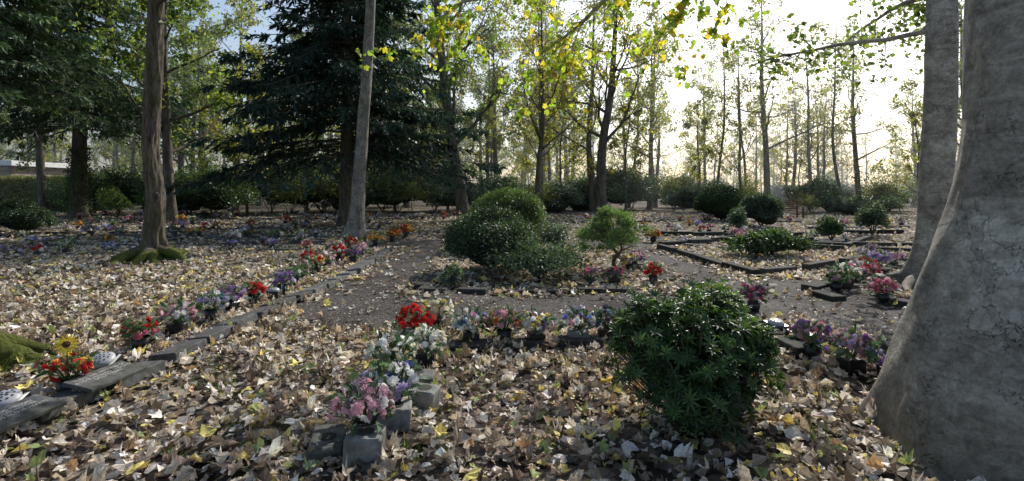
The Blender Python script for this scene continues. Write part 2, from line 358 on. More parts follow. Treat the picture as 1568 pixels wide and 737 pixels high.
def crown(mb,tp,tr,f0,f1,nl,spread,leafn,lsize,pal,up=.1,sub=5,twig=4,elev=.5,droop=0,lmat=1):
    tp=np.array(tp,float); tr=np.array(tr,float); tips=[]
    zs=tp[:,2]; 
    for k in range(nl):
        f=f0+(f1-f0)*((k+R.random())/nl)
        z=zs[0]+(zs[-1]-zs[0])*f
        p=np.array([np.interp(z,zs,tp[:,0]),np.interp(z,zs,tp[:,1]),z]); r=np.interp(z,zs,tr)
        a=k*2.4+R.normal(0,.4); el=elev+R.normal(0,.2)
        L=spread*(1-.55*max(0,(f-f0)/(1.001-f0)))*R.uniform(.7,1.15)
        b=branch(mb,p,np.array([math.cos(a)*math.cos(el),math.sin(a)*math.cos(el),math.sin(el)]),L,r*.45,6,.14,up)
        for s in range(sub):
            q=R.uniform(.3,1); ii=q*6; i0=min(int(ii),5); pp=b[i0]+(b[i0+1]-b[i0])*(ii-i0)
            d=nz(nz(b[i0+1]-b[i0])+R.normal(0,.6,3)); b2=branch(mb,pp,d,L*.42,r*.16,4,.2,up*.5-droop,4)
            for t in range(twig):
                i1=R.integers(1,5); d=nz(nz(b2[i1]-b2[i1-1])+R.normal(0,.7,3))
                b3=branch(mb,b2[i1],d,L*.22,r*.06,3,.25,-droop,3,.4); tips.append(b3)
    tips=np.array(tips)
    if leafn:
        n=leafn; a=R.integers(0,len(tips),n); q=R.uniform(.6,3,n); i0=np.minimum(q.astype(int),2)
        P=tips[a,i0]+(tips[a,i0+1]-tips[a,i0])*(q-i0)[:,None]+R.normal(0,.05*spread,(n,3))*np.array([1,1,.7])
        cl=R.uniform(.6,1.3,len(tips))[a][:,None]
        C=np.clip(pick(pal,n)*cl,0,.9)
        X=rdir(n); X[:,2]-=.4
        scatter(mb,RH[0],RH[1],P,X,rdir(n)+np.array([0,0,.5]),R.uniform(.7,1.3,n)*lsize,C,lmat)
    return tips
GREEN=[(.095,.145,.05),(.13,.185,.06),(.075,.12,.045),(.18,.21,.06)]
YELL=[(.26,.27,.065),(.19,.23,.06),(.38,.32,.065),(.13,.17,.05)]
AUT=[(.26,.22,.07),(.17,.18,.06),(.3,.22,.07),(.12,.15,.05)]
def tree_mesh(name,Ht,r,f0,nl,spread,leafn,lsize,pal,bark,lean=.4,elev=.6,droop=0.03):
    mb=MB(); n=7; z=np.linspace(-.1,Ht,n); px=np.cumsum(R.normal(0,lean*.4,n)); py=np.cumsum(R.normal(0,lean*.4,n)); px-=px[0];py-=py[0]
    tr=r*np.array([1,.85,.74,.62,.48,.3,.1]); tp=np.stack([px,py,z],1)
    trunk(mb,tp,tr,12,24,.5,.3,5,.02)
    crown(mb,tp,tr,f0,.98,nl,spread,leafn,lsize,pal,.08,5,3,elev,droop)
    return mb.mesh(name,[bark,M_leaf])
VAR=[tree_mesh('tree_a',16,.28,.22,15,4.4,4600,.24,GREEN,M_bark),
     tree_mesh('tree_b',16,.24,.3,15,3.8,3400,.22,YELL,M_bark),
     tree_mesh('tree_c',14,.20,.15,15,3.8,4200,.23,GREEN,M_barkb),
     tree_mesh('tree_d',16,.26,.25,15,4.2,1700,.2,YELL,M_bark),
     tree_mesh('tree_e',14,.17,.2,13,3.6,1600,.2,AUT,M_barkb),
     tree_mesh('tree_f',9,.09,.12,12,2.6,2300,.19,YELL,M_bark),
     tree_mesh('tree_g',15,.14,.3,11,2.8,1200,.2,YELL,M_bark,.8)]
for v,x,y,s in [(0,-15.9,24,.9),(0,-28,43,1.05),(2,-24.5,40,1),(1,-20.5,38,1),(5,-15.5,30,1),(2,-2.0,43,1.0),(1,-1.2,38,.9),
                (3,5.7,36,1.0),(4,1.9,33,.95),(1,11,41,.9),(3,12.5,45,1.0),(6,15.8,40,.9),(3,21,42,1.1),(4,24.5,42,1),(3,28.5,42,.9),
                (0,34,38,.95),(5,8,36,1),(5,-8,35,1.1),(5,-5,40,1.1),(4,17,38,.8),(0,-32,35,1),(5,27,34,.9),(5,3.4,36,1.1),(5,13.5,37,.9),(6,18.8,41,.9),(6,26,40,1),(6,10,44,1),(1,-12,40,1),(1,-9,44,1),(2,-16,40,1)]:
    place(VAR[v],'deciduous_tree',(x,y,-.02),R.uniform(0,6.28),s)
wood=empty('distant_woodland')
k=0
for _ in range(130):
    y=R.uniform(47,100); x=R.uniform(-1.12,1.12)*y
    ang=math.degrees(math.atan2(x,y)); right=ang>8
    v=int(R.choice([1,3,4,4,3,5,6,6])) if right else int(R.choice([0,1,2,0,1,5]))
    q=R.uniform(.75,1.15) if not right else R.uniform(.6,.95)
    k+=1; place(VAR[v],'tree_%d'%k,(x,y,-.02),R.uniform(0,6.28),(q*R.uniform(.8,1.2),q*R.uniform(.8,1.2),q),wood)
for _ in range(45):
    y=R.uniform(105,140); x=R.uniform(-1.12,1.12)*y; k+=1
    place(VAR[int(R.choice([1,5,2]))],'tree_%d'%k,(x,y,-.02),R.uniform(0,6.28),R.uniform(.6,.9),wood)

def mossy_tree(tp,tr,nroot,rl,crownargs,knot=False):
    mb=MB(); trunk(mb,tp,tr,56,160,1.7,.2,6,.045); bx,by=tp[0][0],tp[0][1]
    for a in np.linspace(0,6.28,nroot+1)[:-1]:
        a+=R.normal(0,.25); L=R.uniform(.7,1.1)*rl; t=np.linspace(0,1,11)[:,None]; cv=R.normal(0,.5)
        p=np.array([bx,by,.3])+np.concatenate([np.cos(a+t*cv)*t*L,np.sin(a+t*cv)*t*L,-.33*t**.75],1)+np.array([math.cos(a),math.sin(a),0])*.1
        p[1:-1,:2]+=R.normal(0,.02,(9,2)); tube(mb,p,np.linspace(.15,.035,11)*R.uniform(.85,1.15,11),8)
    crown(mb,tp,tr,*crownargs)
    if knot:
        th=np.linspace(0,2*np.pi,15); nrm=nz(np.array([.55,-.84,0])); c=np.array([-7.92,11.4,1.42])+nrm*.185; sd=np.array([.84,.55,0])
        ring=c+np.cos(th)[:,None]*sd*.05+np.sin(th)[:,None]*np.array([0,0,.1]); tube(mb,ring,np.full(15,.022),7)
        mb.add(np.vstack([c+nrm*.006,ring[:-1]+nrm*.006]),[[0,1+i,1+(i+1)%14] for i in range(14)],(0,0,0),2)  # flat black disc painted as the shade inside the hollow
    n=4500; a=R.uniform(0,6.28,n); rr=R.uniform(.15,.65,n)*rl; P=np.stack([bx+np.cos(a)*rr,by+np.sin(a)*rr,np.maximum(.02,.2-.25*rr+.05*np.sin(a*7))],1)
    k=np.sin(a*nroot+1.3)+R.normal(0,.3,n)>.1; P=P[k]; n=len(P)
    scatter(mb,*RH,P,rdir(n)+np.array([0,0,.8]),rdir(n),R.uniform(.015,.035,n),pick([(.09,.12,.025),(.13,.15,.035),(.06,.08,.02)],n),1)
    mb.obj('rough_barked_tree',[M_barkm,M_leaf,M_black])
mossy_tree([(-8.0,11.4,-.1),(-7.98,11.4,.6),(-7.92,11.4,1.5),(-8.07,11.4,2.6),(-7.97,11.4,4),(-7.85,11.3,6),(-7.9,11.2,9),(-8.1,11,13)],
   [.25,.205,.18,.165,.17,.15,.12,.05],8,1.15,(.4,.98,13,4.5,3600,.13,GREEN,.06,5,4,.35,.06),True)
mossy_tree([(-4.95,4.5,-.1),(-4.97,4.5,.6),(-5.0,4.5,2),(-5.1,4.5,6),(-5.1,4.4,12)],[.3,.25,.22,.18,.05],7,.85,(.6,.98,8,3,900,.13,GREEN,.06,4,3,.5,.03))
mb=MB(); tp=[(-4.95,16,-.1),(-4.85,16,.8),(-4.75,16,2.4),(-4.55,16,5),(-4.4,16,7.6),(-4.3,16,12),(-4.2,16,17)]; tr=[.28,.225,.19,.165,.145,.11,.04]
trunk(mb,tp,tr,32,70,.9,.35,5,.025); crown(mb,tp,tr,.5,.98,12,4,3600,.15,GREEN,.1); mb.obj('beech_tree',[M_barkb,M_leaf])
mb=MB(); tp=[(-2.9,31,-.1),(-3.2,31,2),(-3.7,31,5),(-4.2,31,9),(-4.6,31,13),(-4.6,31,18)]; tr=[.4,.36,.33,.26,.18,.05]
trunk(mb,tp,tr,20,40,.4,.35,4,.02); crown(mb,tp,tr,.2,.98,20,4.6,6500,.19,GREEN,.06); mb.obj('leaning_tree',[M_bark,M_leaf])
mb=MB(); tp=[(5.3,30,-.1),(5.2,30,2),(5.3,30,4.5),(5.8,30,7),(6.0,30,10),(6.2,30,15)]; tr=[.33,.28,.25,.2,.14,.04]
trunk(mb,tp,tr,20,40,.5,.3,4,.02); crown(mb,tp,tr,.24,.98,18,4.6,3300,.19,YELL+[(.4,.34,.06)],.08,5,4,.6); mb.obj('sycamore_tree',[M_bark,M_leaf])
mb=MB(); tp=[(1.35,26,-.1),(1.3,26,2.5),(1.6,26,5),(1.5,26,8),(1.5,26,11)]; tr=[.16,.13,.11,.08,.02]
trunk(mb,tp,tr,14,30,.5,.3,4,.02); crown(mb,tp,tr,.28,.98,15,3.4,2100,.15,YELL+[(.42,.36,.06)],.06,5,4,.5); mb.obj('sycamore_tree',[M_bark,M_leaf])
# tree right, behind the big trunk
mb=MB(); tp=[(7.15,8.6,-.1),(7.12,8.6,.8),(7.15,8.6,2),(7.22,8.6,4),(7.3,8.7,7),(7.4,8.8,13)]; tr=[.34,.27,.235,.22,.18,.06]
trunk(mb,tp,tr,36,80,1.3,.3,5,.025)
for a in (3.3,4.0,4.7,2.6):
    L=R.uniform(.8,1.3); t=np.linspace(0,1,7)[:,None]
    p=np.array([7.15,8.6,.16])+np.concatenate([np.cos(a+t*.5)*(t*L+.2),np.sin(a+t*.5)*(t*L+.2),-.2*t**.8],1); tube(mb,p,np.linspace(.14,.04,7),8)
crown(mb,tp,tr,.65,.98,8,3.2,500,.13,GREEN,.05,4,3,.4,.05)
for z0,a in ((4.3,2.5),(4.9,1.7),(5.0,1.0)):
    b=branch(mb,np.array([7.2,8.6,z0]),np.array([math.cos(a),math.sin(a),.1]),3.0,.05,8,.12,-.05); tips=[]
    for _ in range(26):
        i0=R.integers(2,8); tips.append(branch(mb,b[i0],nz(rdir(1)[0]+np.array([0,0,-.3])),.8,.01,3,.2,-.08,3))
    tips=np.array(tips); n=380; q=R.integers(0,len(tips),n); P=tips[q,R.integers(1,4,n)]+R.normal(0,.12,(n,3))
    scatter(mb,*maple(.2,.3,31),P,rdir(n)+np.array([0,0,-.4]),rdir(n)+np.array([0,0,.6]),R.uniform(.06,.12,n),pick(GREEN,n),1)
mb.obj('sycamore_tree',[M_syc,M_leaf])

# big near sycamore
mb=MB(); cx,cy=3.3,3.1
z=[-.15,.37,.77,1.165,1.5,1.66,1.72,1.96,2.75,6,10,15]; r=[.93,.82,.72,.61,.525,.51,.49,.465,.43,.38,.3,.1]
trunk(mb,[(cx+.03*math.sin(q),cy,q) for q in z],r,128,260,.15,.3,6,.014)
tp=[(cx,cy,q) for q in z]
crown(mb,tp,r,.6,.98,9,4,800,.13,YELL,.05)
ML=[maple(.2,.3,11),maple(-.3,.2,12),maple(.5,-.2,13)]
tw=[]
def limb(pts,r0,r1):
    pts=np.array(pts,float); t=np.linspace(0,1,14); k=np.linspace(0,1,len(pts))
    p=np.stack([np.interp(t,k,pts[:,i]) for i in range(3)],1)+R.normal(0,.03,(14,3)); tube(mb,p,np.linspace(r0,r1,14),8); return p
limbs=[limb([(3.2,3.2,4.6),(2.9,4.5,5.0),(2.2,5.8,4.8),(1.3,6.6,4.1),(.4,7.0,3.5)],.11,.012),
       limb([(3.1,3.3,4.9),(2.4,5,5.2),(1.0,6.3,4.9),(-.3,7,4.3),(-1.3,7.3,4.0)],.1,.012),
       limb([(3.3,3.3,5.0),(3.2,5.2,5.4),(2.8,6.6,4.8),(2.2,7.2,3.9)],.09,.012)]
for li,lb in enumerate(limbs):
    for i in range(6,14):
        for _ in range(5):
            d=nz(np.array([R.normal(0,.8),R.normal(0,.5),-.5+R.normal(0,.25)])); L=R.uniform(.45,1.15)
            b=branch(mb,lb[i],d,L,.006,5,.2,-.08,4,.4); tw.append(b)
            for _ in range(3):
                j=R.integers(1,5); tw.append(branch(mb,b[j],nz(d+R.normal(0,.6,3)),L*.4,.0035,5,.2,-.1,3,.5))
tw=np.array(tw); n=2200; a=R.integers(0,len(tw),n); q=R.integers(2,6,n)
P=tw[a,q]+R.normal(0,.05,(n,3)); X=rdir(n)*.7; X[:,2]-=.6
C=pick([(.21,.32,.065),(.31,.38,.075),(.54,.48,.08),(.57,.4,.07),(.14,.22,.055)],n,[.33,.29,.18,.06,.14])
g=R.integers(0,3,n); S=R.uniform(.055,.125,n)
for qq in range(3): s=g==qq; scatter(mb,*ML[qq],P[s],X[s],rdir(s.sum())+np.array([0,-.5,.6]),S[s],C[s],1)
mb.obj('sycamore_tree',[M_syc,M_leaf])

# conifers
def conifer(name,x,y,Ht,Rm,zb,col,dens=1.0,trunkr=.35,ivy=False,m=12):
    mb=MB(); tp=[(x,y,-.1),(x+.05,y,Ht*.5),(x,y,Ht)]
    trunk(mb,tp,[trunkr,trunkr*.6,.03],20,40,.5,.3,5,.03)
    Ps=[];Ds=[];Ls=[];Bs=[]
    z=zb
    while z<Ht*.97:
        for b in range(5):
            a=R.uniform(0,6.28); f=(z-zb)/(Ht-zb); L=Rm*(1-f)**.75*R.uniform(.65,1.12)+.3
            t=np.linspace(0,1,9); rise=R.uniform(-.05,.25)
            rad=t*L; zz=z+rise*rad-.42*L*t**1.7*R.uniform(.6,1.1)+.1*L*t**4
            a2=a+t*R.normal(0,.12)
            p=np.stack([x+np.cos(a2)*rad,y+np.sin(a2)*rad,np.maximum(zz,zb-1.3)],1); tube(mb,p,np.linspace(.05,.008,9),4)
            br=R.uniform(.6,1.4)
            nt=int(22*dens*(.4+.6*L/Rm))
            q=R.uniform(.12,1,nt)*8; i0=np.minimum(q.astype(int),7); pp=p[i0]+(p[i0+1]-p[i0])*(q-i0)[:,None]
            dd=nz(p[i0+1]-p[i0]); sd=np.stack([-dd[:,1],dd[:,0],0*q],1)*np.where(R.random(nt)<.5,1,-1)[:,None]
            d=nz(dd*.8+sd*R.uniform(.3,1.1,(nt,1))+np.stack([0*q,0*q,R.uniform(-.45,0,nt)],1))
            Ps.append(pp);Ds.append(d);Ls.append(R.uniform(.12,.28,nt)*L*(1.25-q/8)+.15);Bs.append(np.full(nt,br))
        z+=R.uniform(.16,.3)
    Ps=np.concatenate(Ps);Ds=np.concatenate(Ds);Ls=np.concatenate(Ls);Bs=np.concatenate(Bs)
    n=len(Ps)*m; I=np.repeat(np.arange(len(Ps)),m); q=R.random(n)
    P=Ps[I]+Ds[I]*(Ls[I]*q)[:,None]; P[:,2]-=.12*q*q*Ls[I]
    X=nz(Ds[I]+R.normal(0,.5,(n,3))+np.array([0,0,-.15]))
    C=pick(col,n)*Bs[I][:,None]
    scatter(mb,*ND,P,X,np.array([0,0,1.])+R.normal(0,.5,(n,3)),R.uniform(.18,.38,n),C,1)
    if ivy:
        n=2500; a=R.uniform(0,6.28,n); zz=R.uniform(.3,4,n); P=np.stack([x+np.cos(a)*(trunkr*1.15),y+np.sin(a)*(trunkr*1.15),zz],1)+R.normal(0,.06,(n,3))
        scatter(mb,*RH,P,rdir(n)+np.array([0,0,-.5]),np.stack([np.cos(a),np.sin(a),0*a],1),R.uniform(.07,.13,n),pick([(.05,.09,.025),(.07,.11,.03)],n),1)
    mb.obj(name,[M_bark,M_needle])
CN=[(.05,.09,.065),(.07,.115,.082),(.035,.062,.046)]
conifer('conifer_tree',-7.1,22,14.5,5.8,3.1,CN,1.3)
conifer('conifer_tree',-24.1,28.5,16,6.2,5.0,[(.11,.165,.085),(.15,.205,.1),(.06,.11,.06)],1,.42,True)
conifer('conifer_tree',-19.5,19,12.5,3.9,5.2,[(.1,.155,.08),(.135,.19,.09)],1,.3,False,9)

# ---------------------------------------------------------------- shrubs
def shrub_mb(rx,ry,rz,n,ls,pal,tmpl=RH,lump=.14,core=.82,fill=.25,droop=.2,ragged=.05,z0=.0):
    mb=MB(); K=R.normal(0,2.6,(7,3)); ph=R.uniform(0,6.28,7)
    def rf(d): return 1+lump*np.sin(d@K.T+ph).sum(1)/2.2
    d=rdir(n*2); d=d[d[:,2]>-.35][:n]; n=len(d)
    rad=rf(d)*(1-fill*R.random(n)**1.6)+R.normal(0,ragged,n)
    E=np.array([rx,ry,rz*.5]); c=np.array([0,0,rz*.5+z0])
    P=d*rad[:,None]*E+c; P[:,2]=np.maximum(P[:,2],.02)
    X=nz(d*.7+R.normal(0,.6,(n,3))+np.array([0,0,-droop])); Z=nz(d+R.normal(0,.5,(n,3))+np.array([0,0,.5]))
    cl=1+.35*np.sin(P@R.normal(0,5/max(rx,.3),(3,3))).sum(1)/1.5
    C=np.clip(pick(pal,n)*np.clip(cl,.45,1.6)[:,None],0,.8)
    scatter(mb,*tmpl,P,X,Z,R.uniform(.7,1.3,n)*ls,C,0)
    if core:  # dark shell added behind the leaves so light doesn't pass through
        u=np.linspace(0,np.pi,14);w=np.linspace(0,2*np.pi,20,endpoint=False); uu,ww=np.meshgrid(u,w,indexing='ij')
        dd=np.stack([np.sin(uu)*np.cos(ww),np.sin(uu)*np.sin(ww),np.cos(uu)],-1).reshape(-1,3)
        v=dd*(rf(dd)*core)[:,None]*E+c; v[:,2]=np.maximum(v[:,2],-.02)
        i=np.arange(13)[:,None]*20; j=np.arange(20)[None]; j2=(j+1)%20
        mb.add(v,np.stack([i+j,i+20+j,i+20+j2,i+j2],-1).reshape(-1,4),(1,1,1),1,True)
    for _ in range(6):
        a=R.uniform(0,6.28); tube(mb,[(0,0,-.02),(math.cos(a)*rx*.25,math.sin(a)*ry*.25,rz*.25),(math.cos(a)*rx*.5,math.sin(a)*ry*.5,rz*.6)],[.025,.018,.01],5,mat=2)
    return mb
SM=[M_shrub,M_core,M_bark]
def shrub(name,x,y,*a,**k): return shrub_mb(*a,**k).obj(name,SM,(x,y,float(H(x,y))))
YEW=[(.048,.085,.038),(.07,.11,.048),(.034,.058,.03)]
LG=[(.115,.175,.052),(.155,.215,.062),(.08,.13,.04)]
MG=[(.062,.105,.04),(.09,.14,.052),(.042,.075,.03)]
BG=[(.09,.13,.085),(.12,.165,.105),(.065,.1,.06)]
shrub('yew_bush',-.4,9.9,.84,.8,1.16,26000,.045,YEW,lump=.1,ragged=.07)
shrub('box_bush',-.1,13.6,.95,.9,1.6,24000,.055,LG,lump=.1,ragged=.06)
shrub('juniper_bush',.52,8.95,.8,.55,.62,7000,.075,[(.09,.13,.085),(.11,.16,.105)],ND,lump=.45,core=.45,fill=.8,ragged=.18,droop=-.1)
shrub('small_shrub',.95,12.3,.4,.4,.8,2500,.06,BG,lump=.3,core=0,fill=.9)
shrub('small_shrub',-.95,8.3,.2,.2,.34,700,.06,BG,lump=.3,core=0,fill=.9)
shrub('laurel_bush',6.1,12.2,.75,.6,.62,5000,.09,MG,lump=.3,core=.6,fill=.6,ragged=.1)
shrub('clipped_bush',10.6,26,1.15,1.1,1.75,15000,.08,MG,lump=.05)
shrub('bushy_shrub',10.7,22,.85,.8,1.35,8000,.09,BG,lump=.15)
shrub('young_shrub',12.3,17.5,.42,.42,1.0,2500,.09,BG,lump=.3,core=0,fill=.9,ragged=.15)
shrub('young_shrub',10.1,16.2,.35,.35,.7,1500,.09,MG,lump=.3,core=0,fill=.9,ragged=.15)
shrub('young_shrub',8.6,19.5,.3,.3,.8,1500,.09,BG,lump=.3,core=0,fill=.9,ragged=.15)
shrub('low_shrub',-17.2,18,.85,.8,1.15,9000,.07,YEW,lump=.15,core=.7)
shrub('light_green_shrub',-21.6,28,.9,.7,1.5,4000,.1,LG,lump=.3,core=0,fill=.9)
BV=[shrub_mb(2.0,1.7,2.9,7000,.19,MG,lump=.35,core=.66,fill=.5,ragged=.09).mesh('shrub_v0',SM),
    shrub_mb(1.8,1.6,3.0,6000,.19,LG,lump=.35,core=.5,fill=.7,ragged=.14).mesh('shrub_v1',SM),
    shrub_mb(1.8,1.6,2.6,6000,.17,BG,lump=.3,core=.65,fill=.5,ragged=.09).mesh('shrub_v2',SM),
    shrub_mb(1.7,1.5,3.6,3500,.15,YELL,lump=.4,core=0,fill=1,ragged=.2).mesh('shrub_v3',SM)]
for v,x,y,s in [(0,-24.6,32,1),(1,-21.5,34,1.2),(0,-18.2,28,.8),(0,-16.5,29,.75),(1,-19.3,33,1.1),(1,-16,34,1.1),(3,-14.3,33,1),(1,-13,35,1.2),(3,-12,33,.9),
                (2,-10.8,35,1),(0,-8,36,1.25),(0,-5.6,37,1.3),(1,-9.6,38,1.3),(0,-3.9,36,1.05),(0,-.6,36,1.0),(2,1.3,37,1),(2,3,35,.95),(0,-2.1,34,.6),(0,7,38,1.2),
                (0,9.3,40,1.2),(2,5,39,1.1),(3,12,38,1),(2,14.4,36,.75),(0,20.5,35,.8),(2,22.4,36,.7),(2,21.3,32,.5),(3,26,36,.9),(0,28,38,.7),(2,30.5,36,.6),(1,25,34,.5),
                (1,-33,38,.9),(1,-30,36,.9),(3,17.5,38,.7),(0,24.5,37,.6),(3,-6.5,33,.8),(3,1.8,33,.7),(3,16,34,.5),(3,19,33,.5),(0,-14.8,37,1.1),(0,16,40,.8),(0,12,36,.7)]:
    q=R.uniform(.85,1.1); place(BV[v],'rhododendron_bush',(x,y,-.03),R.uniform(0,6.28),(s*q*R.uniform(.9,1.2),s*q,s*q*R.uniform(.75,1.05)))
und=empty('distant_undergrowth')
for k in range(110):
    y=R.uniform(44,90);x=R.uniform(-1.12,1.12)*y
    if x/y<-.85: continue
    place(BV[int(R.choice([0,1,2,3,3]))],'undergrowth_%d'%k,(x,y,-.03),R.uniform(0,6.28),R.uniform(.5,1.1),und)
# hedge far left
mb=MB(); n=22000; P=np.stack([R.uniform(-46,-31,n),R.uniform(38,40,n),R.uniform(0,2.4,n)],1)
P[:,2]*=1+.05*np.sin(P[:,0]*2); face=R.random(n)<.6; P[face,1]=38+R.normal(0,.08,face.sum()); tp=~face; P[tp,2]=2.4+R.normal(0,.08,tp.sum())
scatter(mb,*RH,P,rdir(n),rdir(n)+np.array([0,-.6,.5]),R.uniform(.1,.2,n),pick([(.3,.29,.08),(.24,.28,.08),(.36,.28,.09)],n),0)
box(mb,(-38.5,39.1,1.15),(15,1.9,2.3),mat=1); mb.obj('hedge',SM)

# foreground pieris-like evergreen
mb=MB(); n=1500; lobes=[(1.28,3.55,.36,.50,.42),(1.0,3.6,.32,.42,.40),(1.5,3.6,.3,.34,.32),(1.47,3.85,.25,.64,.25),(1.2,3.35,.3,.22,.25),(.97,3.75,.2,.57,.22),(1.62,3.6,.18,.5,.2),(1.35,3.4,.2,.3,.3)]
base=np.array([1.25,3.6,0.0])
for _ in range(n):
    lx,ly,rr,cz,rz=lobes[R.integers(0,8)]
    d=rdir(1)[0]; d[2]=abs(d[2])*1.0-.45*R.random(); q=R.uniform(.72,1.18)
    c=np.array([lx,ly,cz])+d*np.array([rr,rr,rz])*q
    if c[2]<.04: c[2]=R.uniform(.04,.2)
    ax=nz(d*.8+np.array([0,0,.7])+R.normal(0,.3,3))
    m=R.integers(8,13); a=np.linspace(0,6.28,m,endpoint=False)+R.uniform(0,1)
    u=nz(np.cross(ax,[.3,.7,.2])); w=np.cross(ax,u)
    X=np.cos(a)[:,None]*u+np.sin(a)[:,None]*w+ax*R.uniform(.05,.9,(m,1)); 
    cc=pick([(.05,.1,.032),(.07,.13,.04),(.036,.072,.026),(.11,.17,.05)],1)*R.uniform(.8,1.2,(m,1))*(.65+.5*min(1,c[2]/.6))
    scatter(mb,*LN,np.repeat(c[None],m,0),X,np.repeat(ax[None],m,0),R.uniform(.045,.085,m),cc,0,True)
    if R.random()<.3:
        mid=(base+c)/2+np.array([0,0,-.05]); tube(mb,[base,mid,c],[.012,.008,.003],4,mat=1)
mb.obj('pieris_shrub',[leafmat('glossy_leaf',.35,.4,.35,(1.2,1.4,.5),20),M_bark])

# small twisted pine
mb=MB(); bx,by=2.0,9.9
def ml(pts,r0,r1):
    pts=np.array(pts,float)+np.array([bx,by,0]); tube(mb,pts,np.linspace(r0,r1,len(pts)),8); return pts
ml([(0.02,0,-.03),(-.04,0,.2),(.03,0,.36),(-.1,0,.55),(-.22,.05,.75),(-.3,.05,.9)],.045,.015)
ml([(.03,0,.3),(.12,-.05,.45),(.08,0,.6),(.2,0,.8),(.15,0,1.0)],.035,.012); ml([(-.05,0,.5),(-.3,-.1,.62),(-.5,-.1,.75)],.02,.01); ml([(-.1,0,.55),(0,.1,.8),(-.1,.1,1.1)],.02,.008); ml([(.1,0,.4),(.3,0,.5),(.42,0,.5)],.015,.008)
for _ in range(60):
    a=R.uniform(0,6.28); q=R.uniform(.1,.68); c=np.array([bx-.06+math.cos(a)*q,by+math.sin(a)*q*.7,1.22-.9*q*q-R.uniform(0,.5)])
    b=branch(mb,np.array([bx-.05+math.cos(a)*q*.3,by+math.sin(a)*q*.2,min(c[2]-.05,.75)]),nz(c-np.array([bx-.05,by,.5])),.3,.008,4,.2,0,4)
    n=230; t=rdir(n)*R.uniform(.1,1.15,(n,1))*np.array([.14,.13,.08]); P=c+t
    scatter(mb,*ND,P,nz(t*8+np.array([0,0,.6])+R.normal(0,.5,(n,3))),rdir(n),R.uniform(.03,.075,n),pick([(.22,.31,.13),(.28,.37,.16),(.14,.21,.08)],n)*R.uniform(.7,1.2),1)
mb.obj('dwarf_pine',[M_bark,M_shrub])

# ---------------------------------------------------------------- bouquets
def head_t():
    v=[];f=[]
    for ring,(m,r,zz,w) in enumerate([(8,.5,.0,.2),(6,.33,.12,.15),(4,.17,.2,.1)]):
        for i in range(m):
            a=2*math.pi*i/m+ring*.4; c,s=math.cos(a),math.sin(a); k=len(v)
            for (u,vv,h) in [(.03,0,zz-.02),(r*.6,w,zz+.08),(r,0,zz+.02),(r*.6,-w,zz+.08)]: v.append((u*c-vv*s,u*s+vv*c,h))
            f.append([k,k+1,k+2,k+3])
    return np.array(v),np.array(f)
HD=head_t()
PC=dict(red=(.6,.03,.03),white=(.85,.83,.78),pink=(.76,.44,.5),hot=(.55,.14,.23),purple=(.31,.16,.4),lilac=(.56,.47,.67),yellow=(.85,.64,.13),orange=(.8,.32,.08),blue=(.15,.21,.56),cream=(.82,.76,.58),teal=(.18,.29,.32),mauve=(.52,.35,.4),green=(.17,.25,.1),dark=(.12,.1,.14),olive=(.22,.22,.1))
def bouquet_mb(cols,r=.16,nh=34,hs=.075,pot='black',hp=.14,green=50):
    mb=MB()
    if pot=='black': box(mb,(0,0,hp/2-.01),(.17,.17,hp),mat=1,col=(1,1,1),bev=.012)
    elif pot=='stone': box(mb,(0,0,hp/2-.01),(.22,.22,hp),mat=2,bev=.012)
    else:
        th=np.linspace(0,2*np.pi,16,endpoint=False); prof=[(.05,-.01),(.07,.05),(.085,hp),(.075,hp)]
        v=[(q*math.cos(t),q*math.sin(t),z) for q,z in prof for t in th]
        mb.add(v,[[a*16+j,a*16+(j+1)%16,a*16+16+(j+1)%16,a*16+16+j] for a in range(3) for j in range(16)],(1,1,1),1,True)
    d=rdir(nh*3); d=d[d[:,2]>-.15][:nh]; n=len(d)
    P=d*np.array([r,r,r*.8])*R.uniform(.65,1.12,(n,1))+np.array([0,0,hp+r*.4])
    C=pick([PC[c] for c in cols],n)
    S=R.uniform(.6,1.35,n)*hs*1.2
    scatter(mb,*HD,P,rdir(n),d+R.normal(0,.35,(n,3)),S,C,0)
    for q in range(0,n,2): tube(mb,[(0,0,hp*.8),P[q]*.6+np.array([0,0,hp*.4]),P[q]],[.004,.003,.003],3,(.1,.16,.05),0)
    d=rdir(green*3); d=d[d[:,2]>-.35][:green]; m=len(d)
    P=d*np.array([r,r,r*.8])*R.uniform(.45,1.0,(m,1))+np.array([0,0,hp+r*.35])
    scatter(mb,*LA,P,d+R.normal(0,.4,(m,3)),rdir(m)+np.array([0,0,1.]),R.uniform(.06,.12,m)*(r/.16),pick([(.06,.12,.05),(.09,.16,.07),(.16,.22,.14)],m),0)
    return mb
BM=[M_petal,M_black,M_stone]
